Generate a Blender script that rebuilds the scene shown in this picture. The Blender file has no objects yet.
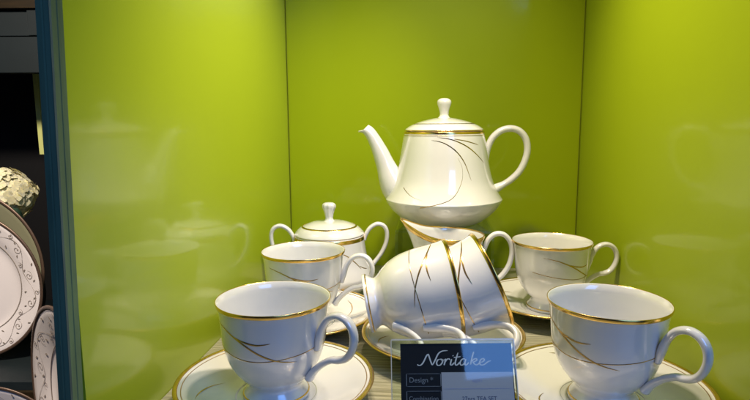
import bpy, bmesh, math, random
from mathutils import Vector, Matrix
R_ = math.radians
PI = math.pi
random.seed(4)
scene = bpy.context.scene
COL = scene.collection

# ------------------------------------------------------------ camera, world, lamps, exposure
cam_d = bpy.data.cameras.new('camera'); cam = bpy.data.objects.new('camera', cam_d); COL.objects.link(cam)
cam.location = (0, 0, 0.2192)
cam.rotation_mode = 'QUATERNION'
cam.rotation_quaternion = (Matrix.Rotation(PI/2 - 0.1399, 4, 'X') @ Matrix.Rotation(-0.007, 4, 'Z')).to_quaternion()
cam_d.sensor_width = 36; cam_d.lens = 26.44; cam_d.clip_start = 0.01; cam_d.clip_end = 50
scene.camera = cam
w = bpy.data.worlds.new('World'); scene.world = w; w.use_nodes = True
w.node_tree.nodes['Background'].inputs[0].default_value = (0.42, 0.50, 0.75, 1)
w.node_tree.nodes['Background'].inputs[1].default_value = 0.025

def lamp(name, kind, loc, target, energy, color, size=0.03, sy=None, spot=None, blend=0.6):
    d = bpy.data.lights.new(name, kind); o = bpy.data.objects.new(name, d); COL.objects.link(o)
    o.location = loc
    o.rotation_euler = (Vector(target) - Vector(loc)).to_track_quat('-Z', 'Y').to_euler()
    d.energy = energy; d.color = color
    if kind == 'AREA':
        d.size = size
        if sy: d.shape = 'RECTANGLE'; d.size_y = sy
    else:
        d.shadow_soft_size = size
    if spot: d.spot_size = R_(spot); d.spot_blend = blend
    return o
WARM = (1.0, 0.85, 0.64)
lamp('downlight', 'SPOT', (0.150, 0.540, 0.66), (-0.15, 0.625, 0.13), 14.5, WARM, 0.016, spot=78, blend=1.0)
lamp('downlight', 'SPOT', (-0.010, 0.500, 0.66), (0.29, 0.455, 0.12), 9.8, WARM, 0.016, spot=84, blend=1.0)
lamp('downlight', 'SPOT', (0.060, 0.490, 0.66), (0.09, 0.63, 0.05), 8.3, WARM, 0.018, spot=106, blend=1.0)
lamp('shop_window_light', 'AREA', (0.62, -0.75, 1.04), (0.42, 0.35, 0.10), 10.5, (0.15, 0.37, 1.0), 0.72, 0.8)
lamp('neighbour_lamp', 'SPOT', (-0.45, 0.25, 0.75), (-0.54, 0.90, 0.10), 48.0, (1.0, 0.85, 0.70), 0.05, spot=85)
scene.view_settings.view_transform = 'Standard'
scene.view_settings.look = 'None'
scene.view_settings.exposure = 0.10
scene.view_settings.gamma = 1.0

# ------------------------------------------------------------ materials
def mat(name, col, rough=0.4, metal=0.0, coat=0.0, coat_rough=0.05, spec=0.5, bump=None, noise=None, trans=0.0):
    m = bpy.data.materials.new(name); m.use_nodes = True
    nt = m.node_tree; b = nt.nodes['Principled BSDF']
    b.inputs['Base Color'].default_value = (*col, 1); b.inputs['Roughness'].default_value = rough
    b.inputs['Metallic'].default_value = metal; b.inputs['Coat Weight'].default_value = coat
    b.inputs['Coat Roughness'].default_value = coat_rough; b.inputs['Specular IOR Level'].default_value = spec
    tc = nt.nodes.new('ShaderNodeTexCoord')
    if noise:
        sc, amt, stretch = noise
        mp = nt.nodes.new('ShaderNodeMapping'); mp.inputs['Scale'].default_value = stretch
        nz = nt.nodes.new('ShaderNodeTexNoise'); nz.inputs['Scale'].default_value = sc; nz.inputs['Detail'].default_value = 6
        rp = nt.nodes.new('ShaderNodeMapRange'); rp.inputs[1].default_value = 0.3; rp.inputs[2].default_value = 0.7
        rp.inputs[3].default_value = 1 - amt; rp.inputs[4].default_value = 1 + amt
        mx = nt.nodes.new('ShaderNodeVectorMath'); mx.operation = 'SCALE'; mx.inputs[0].default_value = col
        nt.links.new(tc.outputs['Object'], mp.inputs[0]); nt.links.new(mp.outputs[0], nz.inputs['Vector'])
        nt.links.new(nz.outputs[0], rp.inputs[0]); nt.links.new(rp.outputs[0], mx.inputs['Scale'])
        nt.links.new(mx.outputs[0], b.inputs['Base Color'])
    if bump:
        sc, dist, stretch, coatb = bump
        mp = nt.nodes.new('ShaderNodeMapping'); mp.inputs['Scale'].default_value = stretch
        nz = nt.nodes.new('ShaderNodeTexNoise'); nz.inputs['Scale'].default_value = sc; nz.inputs['Detail'].default_value = 4
        bp = nt.nodes.new('ShaderNodeBump'); bp.inputs['Distance'].default_value = dist; bp.inputs['Strength'].default_value = 1
        nt.links.new(tc.outputs['Object'], mp.inputs[0]); nt.links.new(mp.outputs[0], nz.inputs['Vector'])
        nt.links.new(nz.outputs[0], bp.inputs['Height']); nt.links.new(bp.outputs[0], b.inputs['Normal'])
        if coatb: nt.links.new(bp.outputs[0], b.inputs['Coat Normal'])
    return m

M = {}
M['china'] = mat('white_porcelain', (0.74, 0.735, 0.715), 0.20, coat=1.0, coat_rough=0.02, bump=(35, 0.00012, (1, 1, 1), True))
pb = M['china'].node_tree.nodes['Principled BSDF']; pb.inputs['IOR'].default_value = 1.56; pb.inputs['Coat IOR'].default_value = 1.6
M['gold'] = mat('gold_trim', (0.84, 0.56, 0.17), 0.20, metal=1.0, noise=(90, 0.15, (1, 1, 1)))
M['line'] = mat('gilt_line', (0.62, 0.41, 0.15), 0.2, metal=0.9, noise=(120, 0.3, (1, 1, 1)))
M['copper'] = mat('fine_copper_line', (0.55, 0.36, 0.2), 0.3, metal=0.7)
M['green'] = mat('lime_lacquer', (0.305, 0.395, 0.002), 0.46, coat=0.6, coat_rough=0.10, spec=0.25,
                 noise=(3.0, 0.04, (1, 1, 1)), bump=(28, 0.00022, (1, 1, 1), True))
M['green_right'] = mat('soft_lime_lacquer', (0.305, 0.395, 0.006), 0.46, coat=0.4, coat_rough=0.10, spec=0.4,
                 noise=(3.0, 0.04, (1, 1, 1)), bump=(28, 0.00025, (1, 1, 1), True))
M['green_hazy'] = mat('hazed_lime_lacquer', (0.325, 0.425, 0.012), 0.40, coat=0.85, coat_rough=0.10, spec=0.8,
                 noise=(3.0, 0.05, (1, 1, 1)), bump=(30, 0.00030, (1, 1, 0.6), True))
M['teal'] = mat('teal_paint', (0.105, 0.175, 0.105), 0.6, spec=0.3, noise=(14, 0.35, (3, 3, 0.6)), bump=(120, 0.0004, (1, 1, 0.3), False))
M['worn'] = mat('worn_edge_paint', (0.14, 0.19, 0.15), 0.6, noise=(60, 0.5, (1, 1, 0.2)))
M['dark_teal'] = mat('dark_teal_board', (0.005, 0.012, 0.015), 0.6, noise=(5, 0.3, (1, 1, 1)))
M['brown'] = mat('brown_wood', (0.02, 0.012, 0.003), 0.45, noise=(20, 0.3, (1, 6, 6)))
M['black'] = mat('black_backing', (0.006, 0.006, 0.007), 0.7)
M['joint'] = mat('dark_joint', (0.10, 0.12, 0.006), 0.7)
M['plate'] = mat('pinkish_porcelain', (0.84, 0.79, 0.77), 0.25, coat=0.5)
M['bronze'] = mat('bronze_rim', (0.13, 0.085, 0.06), 0.4, metal=0.4)
M['vine'] = mat('printed_vine', (0.27, 0.23, 0.19), 0.45)
M['cream'] = mat('olive_cream_glaze', (0.24, 0.24, 0.15), 0.35)
M['petal'] = mat('cream_petal', (0.84, 0.79, 0.50), 0.6, noise=(50, 0.12, (1, 1, 1)))
pb = M['petal'].node_tree.nodes['Principled BSDF']; pb.inputs['Subsurface Weight'].default_value = 0.6; pb.inputs['Subsurface Radius'].default_value = (1, 0.9, 0.6); pb.inputs['Subsurface Scale'].default_value = 0.006
M['leaf'] = mat('dark_leaf', (0.02, 0.05, 0.03), 0.45)
M['card'] = mat('black_card', (0.010, 0.012, 0.018), 0.65, spec=0.2, coat=1.0, coat_rough=0.03)
M['silver'] = mat('silver_print', (0.70, 0.70, 0.72), 0.5)
M['silver_dim'] = mat('dim_silver_print', (0.22, 0.23, 0.26), 0.4)
M['label'] = mat('lilac_label_paper', (0.44, 0.44, 0.50), 0.5, coat=0.6)
M['ink'] = mat('label_ink', (0.05, 0.05, 0.12), 0.5)
M['ink_pale'] = mat('pale_label_ink', (0.33, 0.34, 0.55), 0.5)

def shelf_mat():
    m = mat('ribbed_grey_olive_veneer', (0.30, 0.27, 0.19), 0.32, coat=0.25, coat_rough=0.15)
    nt = m.node_tree; b = nt.nodes['Principled BSDF']; tc = nt.nodes.new('ShaderNodeTexCoord')
    mp = nt.nodes.new('ShaderNodeMapping'); mp.inputs['Scale'].default_value = (2.2, 130, 1)
    nz = nt.nodes.new('ShaderNodeTexNoise'); nz.inputs['Scale'].default_value = 4; nz.inputs['Detail'].default_value = 5
    rmp = nt.nodes.new('ShaderNodeValToRGB')
    rmp.color_ramp.elements[0].position = 0.3; rmp.color_ramp.elements[0].color = (0.19, 0.18, 0.115, 1)
    rmp.color_ramp.elements[1].position = 0.7; rmp.color_ramp.elements[1].color = (0.52, 0.50, 0.36, 1)
    wv = nt.nodes.new('ShaderNodeTexWave'); wv.bands_direction = 'Y'; wv.inputs['Scale'].default_value = 58
    wv.inputs['Distortion'].default_value = 0.6; wv.inputs['Detail'].default_value = 1
    ad = nt.nodes.new('ShaderNodeMath'); ad.operation = 'ADD'
    bp = nt.nodes.new('ShaderNodeBump'); bp.inputs['Distance'].default_value = 0.0004
    nt.links.new(tc.outputs['Object'], mp.inputs[0]); nt.links.new(mp.outputs[0], nz.inputs['Vector'])
    nt.links.new(nz.outputs[0], rmp.inputs[0]); nt.links.new(rmp.outputs[0], b.inputs['Base Color'])
    nt.links.new(tc.outputs['Object'], wv.inputs['Vector'])
    nt.links.new(wv.outputs[1], ad.inputs[0]); nt.links.new(nz.outputs[0], ad.inputs[1])
    nt.links.new(ad.outputs[0], bp.inputs['Height']); nt.links.new(bp.outputs[0], b.inputs['Normal']); nt.links.new(bp.outputs[0], b.inputs['Coat Normal'])
    return m
M['shelf'] = shelf_mat()

def acrylic(name, tint, gloss=1.0):
    m = bpy.data.materials.new(name); m.use_nodes = True; nt = m.node_tree
    for n in list(nt.nodes): nt.nodes.remove(n)
    out = nt.nodes.new('ShaderNodeOutputMaterial'); mix = nt.nodes.new('ShaderNodeMixShader')
    tr = nt.nodes.new('ShaderNodeBsdfTransparent'); tr.inputs[0].default_value = (*tint, 1)
    gl = nt.nodes.new('ShaderNodeBsdfGlossy'); gl.inputs['Roughness'].default_value = 0.03
    fr = nt.nodes.new('ShaderNodeFresnel'); fr.inputs['IOR'].default_value = 1.49
    ml = nt.nodes.new('ShaderNodeMath'); ml.operation = 'MULTIPLY'; ml.inputs[1].default_value = gloss; nt.links.new(fr.outputs[0], ml.inputs[0]); ml.use_clamp = True
    ge = nt.nodes.new('ShaderNodeNewGeometry'); sb_ = nt.nodes.new('ShaderNodeMath'); sb_.operation = 'SUBTRACT'; sb_.inputs[0].default_value = 1.0
    nt.links.new(ge.outputs['Backfacing'], sb_.inputs[1]); m2 = nt.nodes.new('ShaderNodeMath'); m2.operation = 'MULTIPLY'
    nt.links.new(sb_.outputs[0], m2.inputs[0]); nt.links.new(ml.outputs[0], m2.inputs[1]); ml = m2
    nt.links.new(ml.outputs[0], mix.inputs[0])
    nt.links.new(tr.outputs[0], mix.inputs[1]); nt.links.new(gl.outputs[0], mix.inputs[2]); nt.links.new(mix.outputs[0], out.inputs[0])
    return m
M['acrylic'] = acrylic('clear_acrylic', (0.93, 0.96, 0.94))
M['acrylic_edge'] = mat('frosted_acrylic_edge', (0.55, 0.56, 0.48), 0.25, coat=0.6)

# ------------------------------------------------------------ helpers
def tag(o, label=None, cat=None, group=None, kind=None):
    if label: o['label'] = label
    if cat: o['category'] = cat
    if group: o['group'] = group
    if kind: o['kind'] = kind
    return o
def thing(name, label, cat, loc=(0, 0, 0), rz=0, group=None):
    o = bpy.data.objects.new(name, None); o.empty_display_size = 0.02; COL.objects.link(o)
    o.location = loc; o.rotation_euler = (0, 0, rz)
    return tag(o, label, cat, group)
def obj(name, bm, m, parent=None, smooth=True, recalc=True):
    if recalc: bmesh.ops.recalc_face_normals(bm, faces=bm.faces)
    me = bpy.data.meshes.new(name); bm.to_mesh(me); bm.free()
    for x in (m if isinstance(m, (list, tuple)) else [m]): me.materials.append(x)
    if smooth:
        for p in me.polygons: p.use_smooth = True
    o = bpy.data.objects.new(name, me); COL.objects.link(o)
    if parent: o.parent = parent
    return o
def cr(pts, n=6, closed=False):
    """Catmull-Rom through points (tuples of any length)."""
    P = [tuple(p) for p in pts]; out = []
    N = len(P)
    for i in range(N - 1):
        p0 = P[max(i-1, 0)]; p1 = P[i]; p2 = P[i+1]; p3 = P[min(i+2, N-1)]
        for k in range(n):
            t = k / n
            out.append(tuple(0.5*((2*b) + (-a+c)*t + (2*a-5*b+4*c-d)*t*t + (-a+3*b-3*c+d)*t**3) for a, b, c, d in zip(p0, p1, p2, p3)))
    out.append(P[-1]); return out
def lathe(prof, seg=96, warp=None):
    """prof: list of (r, z); r 0 makes a pole."""
    bm = bmesh.new(); rings = []
    for r, z in prof:
        if r < 1e-6: rings.append([bm.verts.new((0, 0, z))])
        else:
            ring = []
            for k in range(seg):
                a = 2*PI*k/seg; v = Vector((r*math.cos(a), r*math.sin(a), z))
                if warp: v = warp(v, a, r, z)
                ring.append(bm.verts.new(v))
            rings.append(ring)
    for a, b in zip(rings, rings[1:]):
        for k in range(seg):
            k2 = (k+1) % seg
            if len(a) == 1 and len(b) == 1: continue
            if len(a) == 1: bm.faces.new((a[0], b[k], b[k2]))
            elif len(b) == 1: bm.faces.new((a[k], a[k2], b[0]))
            else: bm.faces.new((a[k], a[k2], b[k2], b[k]))
    return bm
def sweep(pts, w, h, n=5, seg=14, cap=True):
    """planar (x,z) centreline swept with ellipse section; pts (x,z) or (x,z,scale); w = in-plane radius, h = across"""
    P = [p if len(p) > 2 else (*p, 1.0) for p in pts]
    P = cr(P, n); bm = bmesh.new(); rings = []
    for i, (x, z, s) in enumerate(P):
        a = P[max(i-1, 0)]; b = P[min(i+1, len(P)-1)]
        t = Vector((b[0]-a[0], 0, b[1]-a[1])).normalized(); nrm = Vector((-t.z, 0, t.x)); y = Vector((0, 1, 0))
        ring = []
        for k in range(seg):
            a_ = 2*PI*k/seg; c = math.cos(a_); s_ = math.sin(a_)
            ring.append(bm.verts.new(Vector((x, 0, z)) + nrm*c*w*s + y*s_*h*s))
        rings.append(ring)
    for a, b in zip(rings, rings[1:]):
        for k in range(seg): bm.faces.new((a[k], a[(k+1) % seg], b[(k+1) % seg], b[k]))
    if cap: bm.faces.new(rings[0]); bm.faces.new(rings[-1])
    return bm
def radius_at(prof):
    def f(z):
        best = None
        for (r0, z0), (r1, z1) in zip(prof, prof[1:]):
            if (z0 <= z <= z1): return r0 + (r1-r0)*((z-z0)/max(z1-z0, 1e-9))
        return prof[-1][0]
    return f
def ribbons(lines, rad, warp=None, off=0.00022):
    """lines: list of (pts[(theta_deg, z)], width, taper) laid as very thin raised enamel on a lathed wall"""
    bm = bmesh.new()
    for pts, wd, taper in lines:
        P = cr(pts, 10); V = []
        for th, z in P:
            a = R_(th) - PI/2; r = rad(z) + off
            v = Vector((r*math.cos(a), r*math.sin(a), z))
            V.append((v, Vector((math.cos(a), math.sin(a), 0))))
        n = len(V); rows = []
        for i, (v, nr) in enumerate(V):
            t = (V[min(i+1, n-1)][0] - V[max(i-1, 0)][0]).normalized(); s = t.cross(nr).normalized()
            u = i/(n-1)
            k = 1.0
            if taper == 'both': k = max(0.12, math.sin(PI*u)**0.7)
            elif taper == 'out': k = max(0.12, 1-u)
            elif taper == 'in': k = max(0.12, u)
            hw = wd*0.56*k
            rows.append((bm.verts.new(v + s*hw), bm.verts.new(v + nr*0.00006), bm.verts.new(v - s*hw)))
        for a, b in zip(rows, rows[1:]):
            bm.faces.new((a[0], a[1], b[1], b[0])); bm.faces.new((a[1], a[2], b[2], b[1]))
    return bm
def band(prof_pts, seg=96, warp=None):
    """closed small section swept round: list of (r,z) loop"""
    return lathe(list(prof_pts) + [prof_pts[0]], seg, warp)
def rbox(x0, x1, y0, y1, z0, z1, bev=0.001, seg=2):
    bm = bmesh.new()
    bmesh.ops.create_cube(bm, size=1, matrix=Matrix.Translation(((x0+x1)/2, (y0+y1)/2, (z0+z1)/2)) @ Matrix.Diagonal((x1-x0, y1-y0, z1-z0, 1)))
    if bev: bmesh.ops.bevel(bm, geom=bm.edges[:], offset=bev, segments=seg, affect='EDGES', profile=0.6)
    return bm
def copy_tree(o, parent=None):
    c = o.copy(); COL.objects.link(c); c.parent = parent
    for ch in list(o.children): copy_tree(ch, c)
    return c

# ------------------------------------------------------------ cabinet shell (yawed about 5.5 degrees to the camera)
YAW = math.atan(0.10)
ORIG = Vector((-0.150, 0.65, 0))                     # a point on the left wall's inner face
U = Vector((math.cos(YAW), -math.sin(YAW), 0)); Vv = Vector((math.sin(YAW), math.cos(YAW), 0))
WID = 0.4300; BACK = 0.193; TOPZ = 0.70
def shell(name, u0, u1, v0, v1, z0, z1, m, kind='structure', bev=0.0):
    bm = rbox(u0, u1, v0, v1, z0, z1, bev)
    o = obj(name, bm, m, smooth=False)
    o.location = ORIG; o.rotation_euler = (0, 0, -YAW)
    if kind: o['kind'] = kind
    return o
shell('wall_left', -0.007, 0, -0.326, BACK, -0.02, TOPZ, M['green_hazy'])
shell('wall_right', WID, WID+0.018, -0.31, BACK, -0.02, TOPZ, M['green_right'])
shell('wall_back', -0.007, WID+0.018, BACK+0.0012, BACK+0.02, -0.02, TOPZ, M['green'])
shell('ceiling', -0.007, WID+0.018, -0.28, BACK+0.02, TOPZ+0.001, TOPZ+0.02, M['dark_teal'])
shell('shelf', 0.0005, WID-0.0005, -0.40, BACK, -0.018, 0, M['shelf'])
# the joint lines in the two back corners
for u in (0.0008, WID-0.0014):
    shell('corner_joint', u, u+0.0004, BACK-0.0002, BACK+0.0006, 0.0005, TOPZ, M['joint'])

post = thing('cabinet_post', 'teal painted moulded upright post at the left front edge of the lime green case', 'post', (-0.2015, 0.3090, -0.3), 0); post.rotation_euler = (0, math.atan(0.0306), 0)
prof = [(0, 0.002), (0.0008, 0.0004), (0.0040, 0.0), (0.0044, 0.0006), (0.0050, 0.0006), (0.0054, 0.0), (0.0080, 0.0002), (0.0088, 0.0010), (0.0088, 0.0060), (0.0084, 0.0064), (0.0084, 0.0070), (0.0088, 0.0074), (0.0088, 0.0128), (0, 0.0128)]
def prism(prof, z0, z1, lean=0):
    bm = bmesh.new(); a = [bm.verts.new((x, y, z0)) for x, y in prof]; b = [bm.verts.new((x+lean, y, z1)) for x, y in prof]
    n = len(prof)
    for k in range(n): bm.faces.new((a[k], a[(k+1) % n], b[(k+1) % n], b[k]))
    bm.faces.new(a); bm.faces.new(b); return bm
obj('upright', prism(prof, 0, 1.0), M['teal'], post, smooth=False)
obj('worn_edge', prism([(0.0081, 0.0001), (0.0087, 0.0012), (0.0090, 0.0010), (0.0084, -0.0001)], 0.001, 0.999), M['worn'], post, smooth=False)

# ------------------------------------------------------------ cup
CO = cr([(0.0262, 0.0), (0.0258, 0.0025), (0.0228, 0.0065), (0.0213, 0.0098), (0.0228, 0.0130), (0.0278, 0.0180), (0.0335, 0.0260),
         (0.0378, 0.0365), (0.0402, 0.0490), (0.0413, 0.0620), (0.0425, 0.0725), (0.0440, 0.0780)], 4)
CI = [(0.0436, 0.0784), (0.0428, 0.0780)] + cr([(0.0412, 0.0722), (0.0398, 0.062), (0.0386, 0.049), (0.0360, 0.0365), (0.0315, 0.0265), (0.0240, 0.0185), (0.0120, 0.0155), (0.0, 0.0150)], 4)
cup_rad = radius_at(CO)
def cup_body():
    return lathe([(0.0, 0.0035), (0.0205, 0.0035), (0.0225, 0.0012), (0.0240, 0.0)] + CO + CI, 112)
def cup_band():
    r1 = cup_rad(0.0760)
    return band([(r1+0.00005, 0.0754), (r1+0.0004, 0.0758), (0.0443, 0.0779), (0.0441, 0.07865), (0.0438, 0.0787), (0.0436, 0.0784), (0.0438, 0.0779), (0.0437, 0.0777)], 112)
def cup_foot_line():
    return band([(0.0258, 0.0022), (0.0262, 0.0026), (0.0254, 0.0034), (0.0250, 0.0032)], 80)
HAND = [(0.0330, 0.0200, 1.25), (0.0375, 0.0265, 1.05), (0.0455, 0.0338, 0.95), (0.0535, 0.0385, 0.92), (0.0605, 0.0400, 0.98), (0.0668, 0.0430, 1.0),
        (0.0712, 0.0490, 1.0), (0.0735, 0.0575, 1.0), (0.0722, 0.0655, 1.0), (0.0675, 0.0715, 1.0), (0.0600, 0.0737, 1.0), (0.0520, 0.0705, 0.98), (0.0462, 0.0625, 0.98), (0.0432, 0.0540, 1.05), (0.0408, 0.0440, 0.75)]
def cup_motif(rot=0):
    L = [([(-88, 0.049), (-45, 0.0445), (-15, 0.0425), (20, 0.0440), (76, 0.0480)], 0.00055, None),
         ([(-72, 0.0670), (-50, 0.0640), (-28, 0.0575), (-4, 0.0480), (14, 0.0428), (34, 0.0400)], 0.0012, 'both'),
         ([(-34, 0.0600), (-22, 0.0575), (-8, 0.0560), (6, 0.0572)], 0.0012, 'both'),
         ([(118, 0.066), (135, 0.060), (150, 0.050), (160, 0.040)], 0.0013, 'both'),
         ([(150, 0.063), (142, 0.052), (134, 0.043)], 0.0010, 'both'),
         ([(110, 0.0475), (150, 0.0435), (200, 0.045)], 0.00055, None)]
    return [([(t+rot, z) for t, z in p], w_, tp) for p, w_, tp in L]
GC = 'white teacups with gold rims'
def make_cup(label):
    t = thing('teacup', label, 'teacup', group=GC)
    obj('body', cup_body(), M['china'], t)
    obj('handle', sweep(HAND, 0.0028, 0.0041, 6, 16), M['china'], t)
    obj('rim_band', cup_band(), M['gold'], t)
    obj('foot_line', cup_foot_line(), M['gold'], t)
    for ln in cup_motif(): obj('motif_line', ribbons([ln], cup_rad), M['line'], t, recalc=False)
    return t
# handle points along local +X; motif angle 0 = facing the camera (-Y)
cup0 = make_cup('white teacup at front left, handle right, its front in blue shade')
cups = [
    ((-0.0793, 0.4132, 0.0070), -30, 30, None),
    ((0.1753, 0.4006, 0.0070), -57, 14, 'white teacup at front right beside the green side wall, largest in view'),
    ((0.2007, 0.6131, 0.0095), -2, 44, 'white teacup at back right, warmly lit, on the saucer by the right corner'),
    ((-0.0765, 0.5723, 0.0070), -6, 28, 'white teacup between the lidded sugar bowl and the front left cup'),
]
allcups = []
for i, (loc, rz, mr, lab) in enumerate(cups):
    c = cup0 if i == 0 else copy_tree(cup0)
    if lab: c['label'] = lab
    c.location = loc; c.rotation_euler = (0, 0, R_(rz))
    for ch in c.children:
        if ch.name.startswith('motif'): ch.rotation_euler = (0, 0, R_(mr - (0)))
    allcups.append(c)
def place_axis(o, rim_c, axis, handle_dir):
    """rim centre, axis direction (foot to rim) and rough handle direction"""
    z = Vector(axis).normalized(); x = Vector(handle_dir); x = (x - z*x.dot(z)).normalized(); y = z.cross(x)
    m = Matrix((x, y, z)).transposed().to_4x4(); m.translation = Vector(rim_c) - z*0.078*1.045
    o.matrix_world = m @ Matrix.Scale(1.045, 4)
tip1 = copy_tree(cup0); tip1['label'] = 'teacup tipped on its side behind the black card, the left one with its foot showing'
place_axis(tip1, (0.0720, 0.497, 0.0665), (0.98, 0.02, 0.175), (0.10, -0.90, -0.43))
tip2 = copy_tree(cup0); tip2['label'] = 'teacup tipped on its side, nested into the mouth of the other tipped cup'
place_axis(tip2, (0.1080, 0.500, 0.0735), (0.92, 0.04, 0.38), (0.22, -0.86, -0.48))
for t, r in ((tip1, 28), (tip2, 30)):
    for ch in t.children:
        if ch.name.startswith('motif'): ch.rotation_euler = (0, 0, R_(r))

# ------------------------------------------------------------ saucers
SO = cr([(0.0270, 0.0), (0.0300, 0.0030), (0.0420, 0.0060), (0.0560, 0.0105), (0.0690, 0.0160), (0.0765, 0.0192)], 4)
SI = [(0.0776, 0.0200), (0.0772, 0.0207)] + cr([(0.0755, 0.0206), (0.0690, 0.0182), (0.0560, 0.0128), (0.0420, 0.0088), (0.0320, 0.0072), (0.0285, 0.0066), (0.0, 0.0066)], 4)
def make_saucer(label):
    t = thing('saucer', label, 'saucer', group='white saucers with gold rims')
    obj('dish', lathe([(0.0, 0.0022), (0.0245, 0.0022), (0.0255, 0.0)] + SO + SI, 128), M['china'], t)
    obj('rim_band', band([(0.0769, 0.0193), (0.0778, 0.0198), (0.0778, 0.0206), (0.0770, 0.0210), (0.0753, 0.02085), (0.0742, 0.0205), (0.0753, 0.0202), (0.0768, 0.0203)], 128), M['gold'], t)
    obj('inner_line', band([(0.0722, 0.0194), (0.0718, 0.01965), (0.0714, 0.01935), (0.0718, 0.0190)], 128), M['copper'], t)
    zz = lambda r: next((z0+(z1-z0)*(r-r0)/(r1-r0) for (r1, z1), (r0, z0) in zip(SI[2:], SI[3:]) if r0 <= r <= r1), 0.02)
    for pts in ([(205, 0.062), (192, 0.058), (178, 0.052), (166, 0.045)], [(100, 0.066), (85, 0.060), (70, 0.052)], [(330, 0.064), (318, 0.058), (300, 0.052)]):
        P = cr(pts, 8); rows = []; bm = bmesh.new()
        for i, (a, r) in enumerate(P):
            k = 0.0006*max(0.15, math.sin(PI*i/(len(P)-1)))
            c, s = math.cos(R_(a)), math.sin(R_(a))
            rows.append([bm.verts.new(((r+d)*c, (r+d)*s, zz(r+d)+0.0003)) for d in (-k, k)])
        for a, b in zip(rows, rows[1:]): bm.faces.new((a[0], a[1], b[1], b[0]))
        obj('motif_line', bm, M['line'], t)
    return t
s0 = make_saucer('white gold rimmed saucer under the front left teacup')
for i, (x, y, z, rz, lab) in enumerate([(-0.0793, 0.4132, 0, 0, None), (0.1753, 0.4006, 0, 10, 'white gold rimmed saucer under the front right teacup'),
        (0.2007, 0.6131, 0.0, 60, 'white gold rimmed saucer under the back right teacup'),
        (-0.0765, 0.5723, 0, 200, 'white gold rimmed saucer under the teacup in front of the sugar bowl'),
        (0.0640, 0.5080, 0, 100, 'white gold rimmed saucer holding the two tipped cups behind the card')]):
    s = s0 if i == 0 else copy_tree(s0)
    if lab: s['label'] = lab
    s.location = (x, y, z); s.rotation_euler = (0, 0, R_(rz))
allcups[2].location.z = 0.0070

# ------------------------------------------------------------ acrylic riser
RX, RY = 0.092, 0.732
ris = thing('display_riser', 'clear acrylic riser block the teapot stands on', 'riser', (RX, RY, 0), -YAW)
obj('top_plate', rbox(-0.062, 0.062, -0.055, 0.060, 0.081, 0.085, 0.0005), M['acrylic'], ris, smooth=False)
for s in (-1, 1):
    obj('side_panel', rbox(s*0.062-(0.004 if s > 0 else 0), s*0.062+(0.004 if s < 0 else 0), -0.055, 0.060, 0.0, 0.0805, 0.0005), M['acrylic'], ris, smooth=False)

# ------------------------------------------------------------ teapot
TO = cr([(0.0440, 0.0), (0.0520, 0.0040), (0.0610, 0.0105), (0.0700, 0.0195), (0.0758, 0.0285), (0.0772, 0.0320), (0.0773, 0.0332), (0.0764, 0.0345), (0.0738, 0.0385),
         (0.0690, 0.0470), (0.0640, 0.0590), (0.0598, 0.0760), (0.0565, 0.0950), (0.0540, 0.1100), (0.0522, 0.1205)], 5)
tea_rad = radius_at(TO)
tp = thing('teapot', 'white teapot with gold ringed lid and fine gold swirls, standing highest at the back', 'teapot', (0.0913, 0.730, 0.0856), R_(-3))
obj('body', lathe([(0.0, 0.0020), (0.0400, 0.0020), (0.0415, 0.0)] + TO + [(0.0510, 0.1212), (0.0490, 0.1205), (0.048, 0.116), (0.053, 0.09), (0.060, 0.06), (0.068, 0.036), (0.05, 0.008), (0, 0.006)], 128), M['china'], tp)
obj('gold_band', band([(tea_rad(0.1185)+0.0001, 0.1185), (tea_rad(0.1205)+0.0003, 0.1190), (0.0526, 0.1208), (0.0518, 0.1214), (0.0510, 0.1210)], 128), M['gold'], tp)
obj('fine_gold_line', band([(tea_rad(0.1165)+0.0001, 0.1163), (tea_rad(0.1165)+0.0003, 0.1166), (tea_rad(0.1169)+0.0001, 0.1170), (tea_rad(0.1169)-0.0003, 0.1167)], 128), M['gold'], tp)
def open_spout(pts, w, h):
    bm = sweep(pts, w, h, 6, 24, cap=False)
    return bm
SP = [(-0.054, 0.0400, 2.75), (-0.0630, 0.0480, 2.45), (-0.0700, 0.0600, 1.98), (-0.0765, 0.0760, 1.45), (-0.0835, 0.0930, 1.20), (-0.0912, 0.1075, 1.06), (-0.0985, 0.1180, 1.05), (-0.1060, 0.1258, 1.08)]
bmsp = sweep(SP, 0.0078, 0.0070, 6, 28, cap=False)
# level the lip: shear the last rings so the mouth is nearly horizontal with a forward tip
bmsp.verts.ensure_lookup_table()
for v in bmsp.verts:
    if v.co.x < -0.088:
        k = min(1, (-0.088 - v.co.x)/0.018)
        v.co.z = v.co.z*(1-0.75*k*k) + 0.75*k*k*(0.1235)
        if v.co.x < -0.106: v.co.x -= 0.0012*(min(1, (-0.106-v.co.x)/0.006)); 
mod_sp = obj('spout', bmsp, M['china'], tp)
sm = mod_sp.modifiers.new('wall', 'SOLIDIFY'); sm.thickness = 0.0016; sm.offset = -1
obj('handle', sweep([(0.0545, 0.0840, 1.1), (0.0560, 0.0925), (0.0585, 0.1020), (0.0640, 0.1130), (0.0740, 0.1215), (0.0860, 0.1245), (0.0975, 0.1215), (0.1060, 0.1120), (0.1092, 0.0985),
     (0.1070, 0.0840), (0.1000, 0.0690), (0.0895, 0.0580), (0.0790, 0.0510), (0.0680, 0.0450, 1.5)], 0.0045, 0.0060, 6, 18), M['china'], tp)
lid = obj('lid', lathe([(0, 0.1210), (0.0480, 0.1210), (0.0500, 0.1216)] + cr([(0.0512, 0.1226), (0.0505, 0.1246), (0.0440, 0.1290), (0.0330, 0.1335), (0.0200, 0.1370), (0.0100, 0.1388), (0.0, 0.1390)], 5), 112), M['china'], tp)
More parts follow.
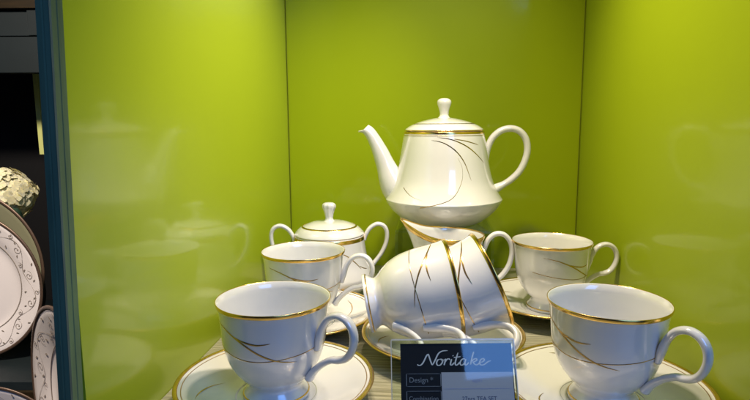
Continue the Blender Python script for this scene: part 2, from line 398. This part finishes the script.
obj('knob', lathe([(0.0095, 0.1384)] + cr([(0.0072, 0.1398), (0.0058, 0.1425), (0.0062, 0.1475), (0.0078, 0.1530), (0.0092, 0.1575), (0.0087, 0.1612), (0.0055, 0.1637), (0.0, 0.1644)], 5), 48), M['china'], lid)
obj('gold_ring', band([(0.0512, 0.1222), (0.0516, 0.1228), (0.0512, 0.1236), (0.0506, 0.1238), (0.0508, 0.1226)], 112), M['gold'], lid)
obj('gold_ring', band([(0.0400, 0.1312), (0.0396, 0.1316), (0.0386, 0.1318), (0.0388, 0.1312)], 112), M['gold'], lid)
def xz(pts):      # side-view points (x off axis, z) to (theta, z) on the teapot wall
    return [(math.degrees(math.asin(max(-0.97, min(0.97, x/tea_rad(z))))), z) for x, z in pts]
for ln in ([
    (xz([(-0.0190, 0.1115), (-0.0040, 0.1080), (0.0110, 0.0980), (0.0220, 0.0830), (0.0300, 0.0620)]), 0.0011, 'both'),
    (xz([(-0.0120, 0.1150), (0.0060, 0.1120), (0.0240, 0.1040), (0.0380, 0.0930), (0.0480, 0.0820)]), 0.0012, 'both'),
    (xz([(0.0080, 0.1130), (0.0240, 0.1100), (0.0400, 0.1050)]), 0.0010, 'both'),
    (xz([(0.0130, 0.0900), (0.0185, 0.0780), (0.0180, 0.0620), (0.0080, 0.0440), (-0.0080, 0.0360), (-0.0330, 0.0300)]), 0.0010, 'in'),
    (xz([(-0.0530, 0.0520), (-0.0490, 0.0470), (-0.0420, 0.0420), (-0.0300, 0.0385)]), 0.0011, 'out')]): obj('motif_line', ribbons([ln], tea_rad), M['line'], tp, recalc=False)

# ------------------------------------------------------------ sugar bowl
BO = cr([(0.0330, 0.0), (0.0390, 0.0035), (0.0470, 0.0110), (0.0535, 0.0200), (0.0552, 0.0260), (0.0535, 0.0320), (0.0495, 0.0430), (0.0465, 0.0570), (0.0448, 0.0700), (0.0440, 0.0780)], 5)
sug_rad = radius_at(BO)
sb = thing('sugar_bowl', 'small lidded white sugar bowl with two loop handles by the left corner', 'sugar bowl', (-0.0584, 0.690, 0.0005), R_(4))
obj('body', lathe([(0, 0.002), (0.030, 0.002), (0.031, 0)] + BO + [(0.0425, 0.0785), (0.0415, 0.0775), (0.043, 0.06), (0.051, 0.027), (0.03, 0.006), (0, 0.006)], 112), M['china'], sb)
obj('gold_band', band([(sug_rad(0.0725)+0.0001, 0.0722), (sug_rad(0.0735)+0.0003, 0.0728), (0.0444, 0.0765), (0.0440, 0.0770), (0.0436, 0.0760)], 112), M['gold'], sb)
for s in (-1, 1):
    h = sweep([(0.0440, 0.0700, 1.1), (0.0462, 0.0760), (0.0520, 0.0850), (0.0610, 0.0900), (0.0695, 0.0875), (0.0735, 0.0790), (0.0725, 0.0660), (0.0670, 0.0530), (0.0590, 0.0420), (0.0510, 0.0330, 1.4)], 0.0028, 0.0042, 6, 16)
    if s < 0: bmesh.ops.transform(h, matrix=Matrix.Rotation(PI, 4, 'Z'), verts=h.verts)
    obj('handle', h, M['china'], sb)
lid = obj('lid', lathe([(0, 0.0775), (0.0420, 0.0775)] + cr([(0.0440, 0.0785), (0.0436, 0.0805), (0.0380, 0.0865), (0.0280, 0.0915), (0.0170, 0.0945), (0.0, 0.0955)], 5), 96), M['china'], sb)
def flute(v, a, r, z): 
    if z > 0.1: k = 1+0.06*math.cos(8*a); return Vector((v.x*k, v.y*k, v.z))
    return v
obj('knob', lathe([(0.0080, 0.0948)] + cr([(0.0060, 0.0962), (0.0048, 0.0990), (0.0052, 0.1040), (0.0067, 0.1090), (0.0082, 0.1133), (0.0076, 0.1166), (0.0045, 0.1187), (0.0, 0.1191)], 5), 64, flute), M['china'], lid)
obj('gold_ring', band([(0.0437, 0.0782), (0.0442, 0.0788), (0.0438, 0.0800), (0.0432, 0.0798)], 96), M['gold'], lid)
obj('gold_ring', band([(0.0352, 0.0884), (0.0348, 0.0889), (0.0333, 0.0897), (0.0334, 0.0890)], 96), M['gold'], lid)
for ln in ([([(10, 0.066), (28, 0.058), (42, 0.048), (50, 0.040)], 0.0011, 'both'), ([(-40, 0.066), (-10, 0.055), (15, 0.042)], 0.0009, 'both'), ([(48, 0.0440), (56, 0.0400), (64, 0.0380)], 0.0010, 'both')]): obj('motif_line', ribbons([ln], sug_rad), M['line'], sb, recalc=False)

# ------------------------------------------------------------ creamer
MO = cr([(0.0260, 0.0), (0.0310, 0.0040), (0.0400, 0.0130), (0.0440, 0.0220), (0.0430, 0.0300), (0.0395, 0.0450), (0.0372, 0.0600), (0.0370, 0.0740), (0.0385, 0.0860), (0.0400, 0.0900)], 5)
def jug(v, a, r, z):
    if z < 0.045: return v
    k = (z-0.045)/0.045
    d = math.cos(a - PI)                       # 1 on the spout side
    lip = max(0, d)**6
    v = v.copy()
    v.x -= 0.017*lip*k**2
    v.z += (0.004*max(0, (d+1)/2)**2 + 0.014*max(0, (d+1)/2)**11)*k**2
    v.y *= 1 - 0.12*lip*k
    return v
jg = thing('creamer', 'white cream jug with gold lip, pouring spout left, half hidden behind the tipped cups', 'creamer', (0.0860, 0.625, 0.0005), R_(-4))
mi = [(0.0394, 0.0904), (0.0388, 0.0900)] + cr([(0.0375, 0.0860), (0.0358, 0.0740), (0.0360, 0.0600), (0.0383, 0.0450), (0.0420, 0.0260), (0.025, 0.008), (0.0, 0.006)], 4)
obj('body', lathe([(0, 0.002), (0.023, 0.002), (0.024, 0)] + MO + mi, 112, jug), M['china'], jg)
jr = radius_at(MO)
obj('rim_band', band([(jr(0.0845)+0.0001, 0.0845), (jr(0.0855)+0.0004, 0.0852), (0.0404, 0.0900), (0.0398, 0.0907), (0.0388, 0.0904), (0.0384, 0.0892), (0.0392, 0.0896)], 112, jug), M['gold'], jg)
obj('handle', sweep([(0.0365, 0.0630, 1.1), (0.0400, 0.0740), (0.0450, 0.0850), (0.0530, 0.0910), (0.0620, 0.0900), (0.0690, 0.0820), (0.0715, 0.0700), (0.0690, 0.0560), (0.0630, 0.0450), (0.0550, 0.0370), (0.0430, 0.0280, 1.4)], 0.0030, 0.0042, 6, 16), M['china'], jg)

# ------------------------------------------------------------ card in its clear holder
CW = 0.0805; HW = 0.0885; LEAN = R_(26)
hd = thing('sign_holder', 'clear acrylic sign holder standing at the front between the two front saucers', 'sign holder', (0.0555, 0.3540, 0.0), 0)
def leanobj(o, yoff=0.0):
    o.rotation_euler = (-LEAN, 0, 0); o.location = (0, yoff, 0.0015); return o
HH = 0.0668
leanobj(obj('back_sheet', rbox(-HW/2, HW/2, 0.0015, 0.0030, 0.0, HH, 0.0003), M['acrylic'], hd, smooth=False))
fr = bmesh.new()
for a in ((-HW/2, HW/2, HH, HH+0.0014), ):
    bmesh.ops.create_cube(fr, size=1, matrix=Matrix.Translation((0, 0.0007, HH+0.0006)) @ Matrix.Diagonal((HW, 0.0044, 0.0010, 1)))
for s in (-1, 1):
    bmesh.ops.create_cube(fr, size=1, matrix=Matrix.Translation((s*(HW/2+0.0003), 0.0007, HH/2+0.0003)) @ Matrix.Diagonal((0.0006, 0.0044, HH, 1)))
leanobj(obj('edge', fr, M['acrylic_edge'], hd, smooth=False))
obj('foot_plate', rbox(-HW/2, HW/2, 0.004, 0.045, 0.0003, 0.0020, 0.0003), M['acrylic'], hd, smooth=False)

cd = thing('sign_card', 'black card with silver script brand name and a lilac label, inside the clear holder', 'card', (0.0555, 0.3540, 0.0), 0)
CX = 0.0015
leanobj(obj('card_face', rbox(-CW/2+CX+0.0008, CW/2+CX+0.0008, -0.0005, 0.0005, 0.001, HH-0.0022, 0.0), M['card'], cd, smooth=False))
leanobj(obj('clear_front', rbox(-HW/2, HW/2, -0.0017, -0.0010, 0.0, HH, 0.0), M['acrylic'], hd, smooth=False))
S = CW/547.0
TOPC = HH-0.0022
def cpt(px, py, d=-0.0007):                   # card drawing units (547 wide) to card-local x, z
    return Vector(((px-125)*S - CW/2 + CX+0.0008, d, TOPC - (py-90)*S))
def strokes(lines, wd, m, name, d=-0.0007):
    bm = bmesh.new()
    for ln in lines:
        pts, k0 = (ln, 1.0) if not isinstance(ln[-1], (int, float)) else (ln[:-1], ln[-1])
        P = cr(pts, 8); rows = []
        for i, (x, y) in enumerate(P):
            a = P[max(i-1, 0)]; b = P[min(i+1, len(P)-1)]
            dx, dy = b[0]-a[0], b[1]-a[1]; L = math.hypot(dx, dy) or 1
            thick = wd*k0*(0.75 + 0.55*abs(dy)/L)
            ends = min(1, 0.35 + 6*min(i, len(P)-1-i)/len(P))
            nx, ny = -dy/L*thick/2*ends, dx/L*thick/2*ends
            rows.append((bm.verts.new(cpt(x+nx, y+ny, d)), bm.verts.new(cpt(x-nx, y-ny, d))))
        for a, b in zip(rows, rows[1:]): bm.faces.new((a[0], a[1], b[1], b[0]))
        d -= 0.000004
    return leanobj(obj(name, bm, m, cd, smooth=False, recalc=False))
script = [
    [(206, 188), (214, 193), (226, 190), (238, 176), (252, 150), (262, 139)],
    [(262, 139), (268, 160), (276, 184), (281, 192)],
    [(281, 192), (296, 166), (312, 138), (332, 126), (358, 124)],
    [(322, 164), (308, 168), (301, 182), (306, 193), (318, 192), (329, 180), (330, 168), (322, 164), (330, 170), (342, 166)],
    [(346, 162), (342, 178), (337, 193)], [(341, 180), (352, 166), (362, 163), (367, 168)],
    [(376, 164), (370, 180), (369, 191), (377, 191), (388, 180)],
    [(382, 147), (384, 150)],
    [(408, 134), (398, 162), (392, 184), (396, 193), (406, 188), (414, 178)], [(386, 157), (404, 155), (420, 153)],
    [(444, 168), (434, 163), (422, 170), (416, 184), (421, 193), (432, 189), (442, 174)], [(446, 164), (440, 180), (440, 191), (448, 191), (458, 180)],
    [(486, 130), (476, 156), (466, 192)], [(470, 178), (484, 166), (496, 163), (498, 170), (486, 177), (476, 178)], [(478, 178), (488, 190), (500, 191), (512, 181)],
    [(512, 182), (526, 178), (535, 169), (529, 163), (517, 169), (511, 183), (518, 193), (534, 190), (552, 178), (568, 173)],
]
strokes(script, 5.4, M['silver'], 'script_name')
def rect(x0, y0, x1, y1): return [[(x0, y0), (x1, y0)], [(x1, y0), (x1, y1)], [(x1, y1), (x0, y1)], [(x0, y1), (x0, y0)]]
strokes(rect(152, 232, 318, 290) + rect(152, 312, 318, 372) + rect(152, 394, 318, 452), 2.4, M['silver_dim'], 'box_lines')
leanobj(obj('price_label', rbox(cpt(322, 0).x, cpt(668, 0).x, -0.00085, -0.00055, cpt(0, 470).z, cpt(0, 226).z, 0), M['label'], cd, smooth=False))
strokes([[(324, 302), (667, 302)], [(324, 384), (667, 384)]], 2.2, M['ink_pale'], 'label_lines', -0.00092)
def text(s, px, py, size, m, name, d=-0.0007, align='LEFT', shear=0):
    c = bpy.data.curves.new(name, 'FONT'); c.body = s; c.size = size*S; c.align_x = align; c.shear = shear
    o = bpy.data.objects.new(name, c); COL.objects.link(o)
    dg = bpy.context.evaluated_depsgraph_get(); dg.update()
    me = bpy.data.meshes.new_from_object(o.evaluated_get(dg)); bpy.data.objects.remove(o); 
    p = cpt(px, py, d)
    for v in me.vertices: v.co = Vector((v.co.x + p.x, p.y, v.co.y + p.z))
    me.materials.clear(); me.materials.append(m)
    q = bpy.data.objects.new(name, me); COL.objects.link(q); q.parent = cd
    return leanobj(q)
text('Design *', 164, 272, 34, M['silver_dim'], 'design_text')
text('Combination', 162, 354, 27, M['silver_dim'], 'combination_text')
text('4691', 495, 274, 26, M['ink_pale'], 'number_text', -0.00092, 'CENTER')
text('27pcs TEA SET', 500, 356, 27, M['ink'], 'set_text', -0.00092, 'CENTER')

# ------------------------------------------------------------ neighbouring display on the left
def sbox(name, a, m, bev=0.0):
    o = obj(name, rbox(*a, bev), m, smooth=False); o['kind'] = 'structure'; return o
sbox('floor_board', (-1.3, -0.24, 0.42, 1.45, -0.28, -0.2545), M['dark_teal'])
sbox('backdrop', (-1.6, -0.10, 1.46, 1.48, -0.5, 1.0), M['black'])
st = thing('display_step', 'dark teal step with a brown edge strip under the patterned plates on the left', 'step', (-0.7, 0.72, -0.2545), 0)
obj('block', rbox(-0.35, 0.42, 0.0, 0.30, 0.0, 0.1220, 0.001), M['dark_teal'], st, smooth=False)
obj('edge_strip', rbox(-0.35, 0.42, -0.006, -0.0005, 0.088, 0.1100, 0.001), M['brown'], st, smooth=False)
fr_ = thing('panelled_cabinet', 'dark teal panelled head rail with brown strip above the plates, upper left', 'cabinet', (-0.9, 1.1, 0.32), 0)
obj('rail', rbox(-0.3, 0.50, 0.0, 0.03, 0.0, 0.068, 0.001), M['dark_teal'], fr_, smooth=False)
obj('panel', rbox(-0.3, 0.232, 0.002, 0.03, 0.070, 0.117, 0.001), M['dark_teal'], fr_, smooth=False)
obj('stile', rbox(0.2345, 0.50, -0.004, 0.03, 0.070, 0.117, 0.001), M['dark_teal'], fr_, smooth=False)
obj('brown_strip', rbox(-0.3, 0.50, -0.012, 0.03, 0.119, 0.30, 0.001), M['brown'], fr_, smooth=False)
ls = obj('lime_panel', rbox(-0.789, -0.7785, 1.3, 1.32, 0.150, 0.350, 0.0005), mat('lit_lime_paint', (0.80, 0.85, 0.30), 0.4), smooth=False)  # lamplight on the far lime cabinet is put into this bright base colour
tag(ls, 'narrow strip of a lime cabinet, coloured bright as if lit, glimpsed beside the teal post in the dark gap', 'panel')

def plate(label, R, loc, rot, vine=True, m=None, seg=128):
    t = thing('dinner_plate', label, 'plate', loc, 0, 'patterned plates on the left')
    t.rotation_euler = rot
    # plate axis along local -Y (faces the viewer)
    mx = Matrix.Rotation(PI/2, 4, 'X')
    def L(bm): bmesh.ops.transform(bm, matrix=mx, verts=bm.verts); return bm
    k = R/0.11
    def pr(p): return [(r*k, z*k) for r, z in p]
    obj('dish', L(lathe(pr([(0, 0.0), (0.062, 0.0), (0.066, -0.002), (0.070, 0.002), (0.085, 0.0075), (0.1085, 0.0135), (0.110, 0.0148), (0.1085, 0.0155)] + cr([(0.100, 0.0135), (0.085, 0.0100), (0.074, 0.0062), (0.066, 0.0038), (0.05, 0.0032), (0, 0.0032)], 4)), seg)), m or M['plate'], t)
    obj('rim_band', L(band(pr([(0.1075, 0.0130), (0.1108, 0.0146), (0.1106, 0.0158), (0.1085, 0.0162), (0.1062, 0.0154), (0.1064, 0.0146), (0.1085, 0.0150)]), seg)), M['bronze'], t)
    if vine:
        obj('inner_line', L(band(pr([(0.0752, 0.0070), (0.0746, 0.0073), (0.0738, 0.0070), (0.0744, 0.0064)]), seg)), M['vine'], t)
        bm = bmesh.new()
        def pz(r): return (0.0100 + (r-0.085)*0.24 + 0.0006)
        def ribbon(P, w0):
            rows = []
            for i, (a, r) in enumerate(P):
                a1, r1 = P[max(i-1, 0)]; a2, r2 = P[min(i+1, len(P)-1)]
                v1 = Vector((r1*math.cos(a1), r1*math.sin(a1))); v2 = Vector((r2*math.cos(a2), r2*math.sin(a2)))
                tt = (v2-v1); tt = tt.normalized() if tt.length > 0 else Vector((1, 0)); nn = Vector((-tt.y, tt.x))
                c = Vector((r*math.cos(a), r*math.sin(a))); hw = w0*(0.3+0.7*math.sin(PI*i/(len(P)-1)))
                rr = []
                for s in (-1, 1):
                    q = c + nn*hw*s; rr.append(bm.verts.new((q.x*k, q.y*k, pz(r)*k)))
                rows.append(rr)
            for a, b in zip(rows, rows[1:]): bm.faces.new((a[0], a[1], b[1], b[0]))
        N = 14
        for j in range(N):
            a0 = 2*PI*j/N; da = 2*PI/N; up = 1 if j % 2 else -1
            mid = 0.0915
            ribbon([(a0 + da*t/12, mid + up*0.0085*math.sin(PI*t/12)) for t in range(13)], 0.00045)
            # curls off the stem
            for (u0, rad0, sg, turns) in ((0.35, 0.0075, -up, 1.25), (0.8, 0.0050, up, 1.1)):
                ca = a0 + da*u0; crr = mid + up*0.0085*math.sin(PI*u0) + sg*rad0*0.9
                P = []
                for q in range(18):
                    ph = 2*PI*turns*q/17 + j; rr = rad0*(1 - 0.85*q/17)
                    P.append((ca + rr*math.cos(ph)/crr, crr + rr*math.sin(ph)*0.9))
                ribbon(P, 0.0004)
                ca2, cr2 = P[-1]
                ribbon([(ca2-0.012, cr2), (ca2, cr2+0.0012), (ca2+0.012, cr2)], 0.0013)
            for u0, off in ((0.15, 0.006), (0.55, -0.006), (0.7, 0.010)):
                ca = a0 + da*u0; c2 = mid - up*off
                ribbon([(ca-0.016, c2-0.001), (ca, c2), (ca+0.02, c2+0.0022)], 0.0012)
        obj('vine_pattern', L(bm), M['vine'], t, smooth=False)
    return t
plate('pinkish white plate with scrolling vine rim and bronze edge, largest at the left', 0.1117, (-0.6015, 0.800, -0.0150), (0, 0, 0))
plate('scroll rimmed plate mostly hidden behind the teal post, lower left', 0.135, (-0.3415, 0.600, -0.1180), (0, 0, R_(-45)))
plate('scroll rimmed plate peeking up at the bottom left corner of the view', 0.090, (-0.442, 0.600, -0.1630), (0, 0, 0))
plate('plain olive cream dish behind the large vine rimmed plate', 0.128, (-0.652, 0.865, -0.0040), (0, 0, 0), vine=False, m=M['cream'])

hy = thing('hydrangea', 'cream hydrangea bloom in a dark vase behind the plates at the left edge', 'flower', (-0.628, 0.93, -0.1325), 0)
obj('vase', lathe([(0, 0), (0.03, 0)] + cr([(0.032, 0.003), (0.045, 0.05), (0.040, 0.10), (0.022, 0.15), (0.024, 0.175)], 5) + [(0.021, 0.175), (0.018, 0.15), (0.03, 0.1), (0, 0.02)], 48), M['dark_teal'], hy)
th_ = lambda q: q*1.6
bm = bmesh.new(); cc = Vector((-0.012, 0, 0.232)); 
for i in range(340):
    u = (i+0.5)/340; ph = math.acos(1-2*u*0.92); th = PI*(1+5**0.5)*i
    d = Vector((math.cos(th)*math.sin(ph), math.sin(th)*math.sin(ph), math.cos(ph)))
    rr = 0.052*(0.95+0.09*random.random() + 0.10*math.sin(4.2*th_(d.x)+2)*math.sin(5*d.z+1) + 0.05*math.sin(9*d.x+3*d.y)); c = cc + Vector((d.x*rr*0.98, d.y*rr, d.z*rr*0.86))
    n = (d + Vector([random.uniform(-.26, .26) for _ in range(3)])).normalized()
    a = n.orthogonal().normalized(); b = n.cross(a); sp = random.random()*PI
    for q in range(4):
        f = sp + q*PI/2; dr = a*math.cos(f) + b*math.sin(f); sd = n.cross(dr)
        L = 0.0084*random.uniform(.85, 1.15)
        vs = [bm.verts.new(c), bm.verts.new(c+dr*L*.55+sd*L*.62+n*.0012), bm.verts.new(c+dr*L+n*.0002), bm.verts.new(c+dr*L*.55-sd*L*.62+n*.0012)]
        bm.faces.new(vs)
obj('petals', bm, M['petal'], hy, smooth=True, recalc=False)
for (dx, dz, rz, sc) in ((0.030, 0.185, -0.3, 1.0), (0.012, 0.178, -1.2, 0.9), (0.040, 0.200, 0.5, 0.6)):
    bm = bmesh.new(); rows = []
    for i in range(9):
        t = i/8; wv_ = 0.016*math.sin(PI*min(1, t*0.97+0.03))**0.8*sc
        x = 0.05*t*sc; z = 0.012*math.sin(PI*t)
        rows.append([bm.verts.new((x, -wv_, z+0.003)), bm.verts.new((x, 0, z)), bm.verts.new((x, wv_, z+0.003))])
    for a, b in zip(rows, rows[1:]):
        bm.faces.new((a[0], a[1], b[1], b[0])); bm.faces.new((a[1], a[2], b[2], b[1]))
    lf = obj('leaf', bm, M['leaf'], hy); lf.location = (dx-0.02, -0.040, dz+0.01); lf.rotation_euler = (1.1, 0.5, rz)
    m_ = lf.modifiers.new('thick', 'SOLIDIFY'); m_.thickness = 0.0008
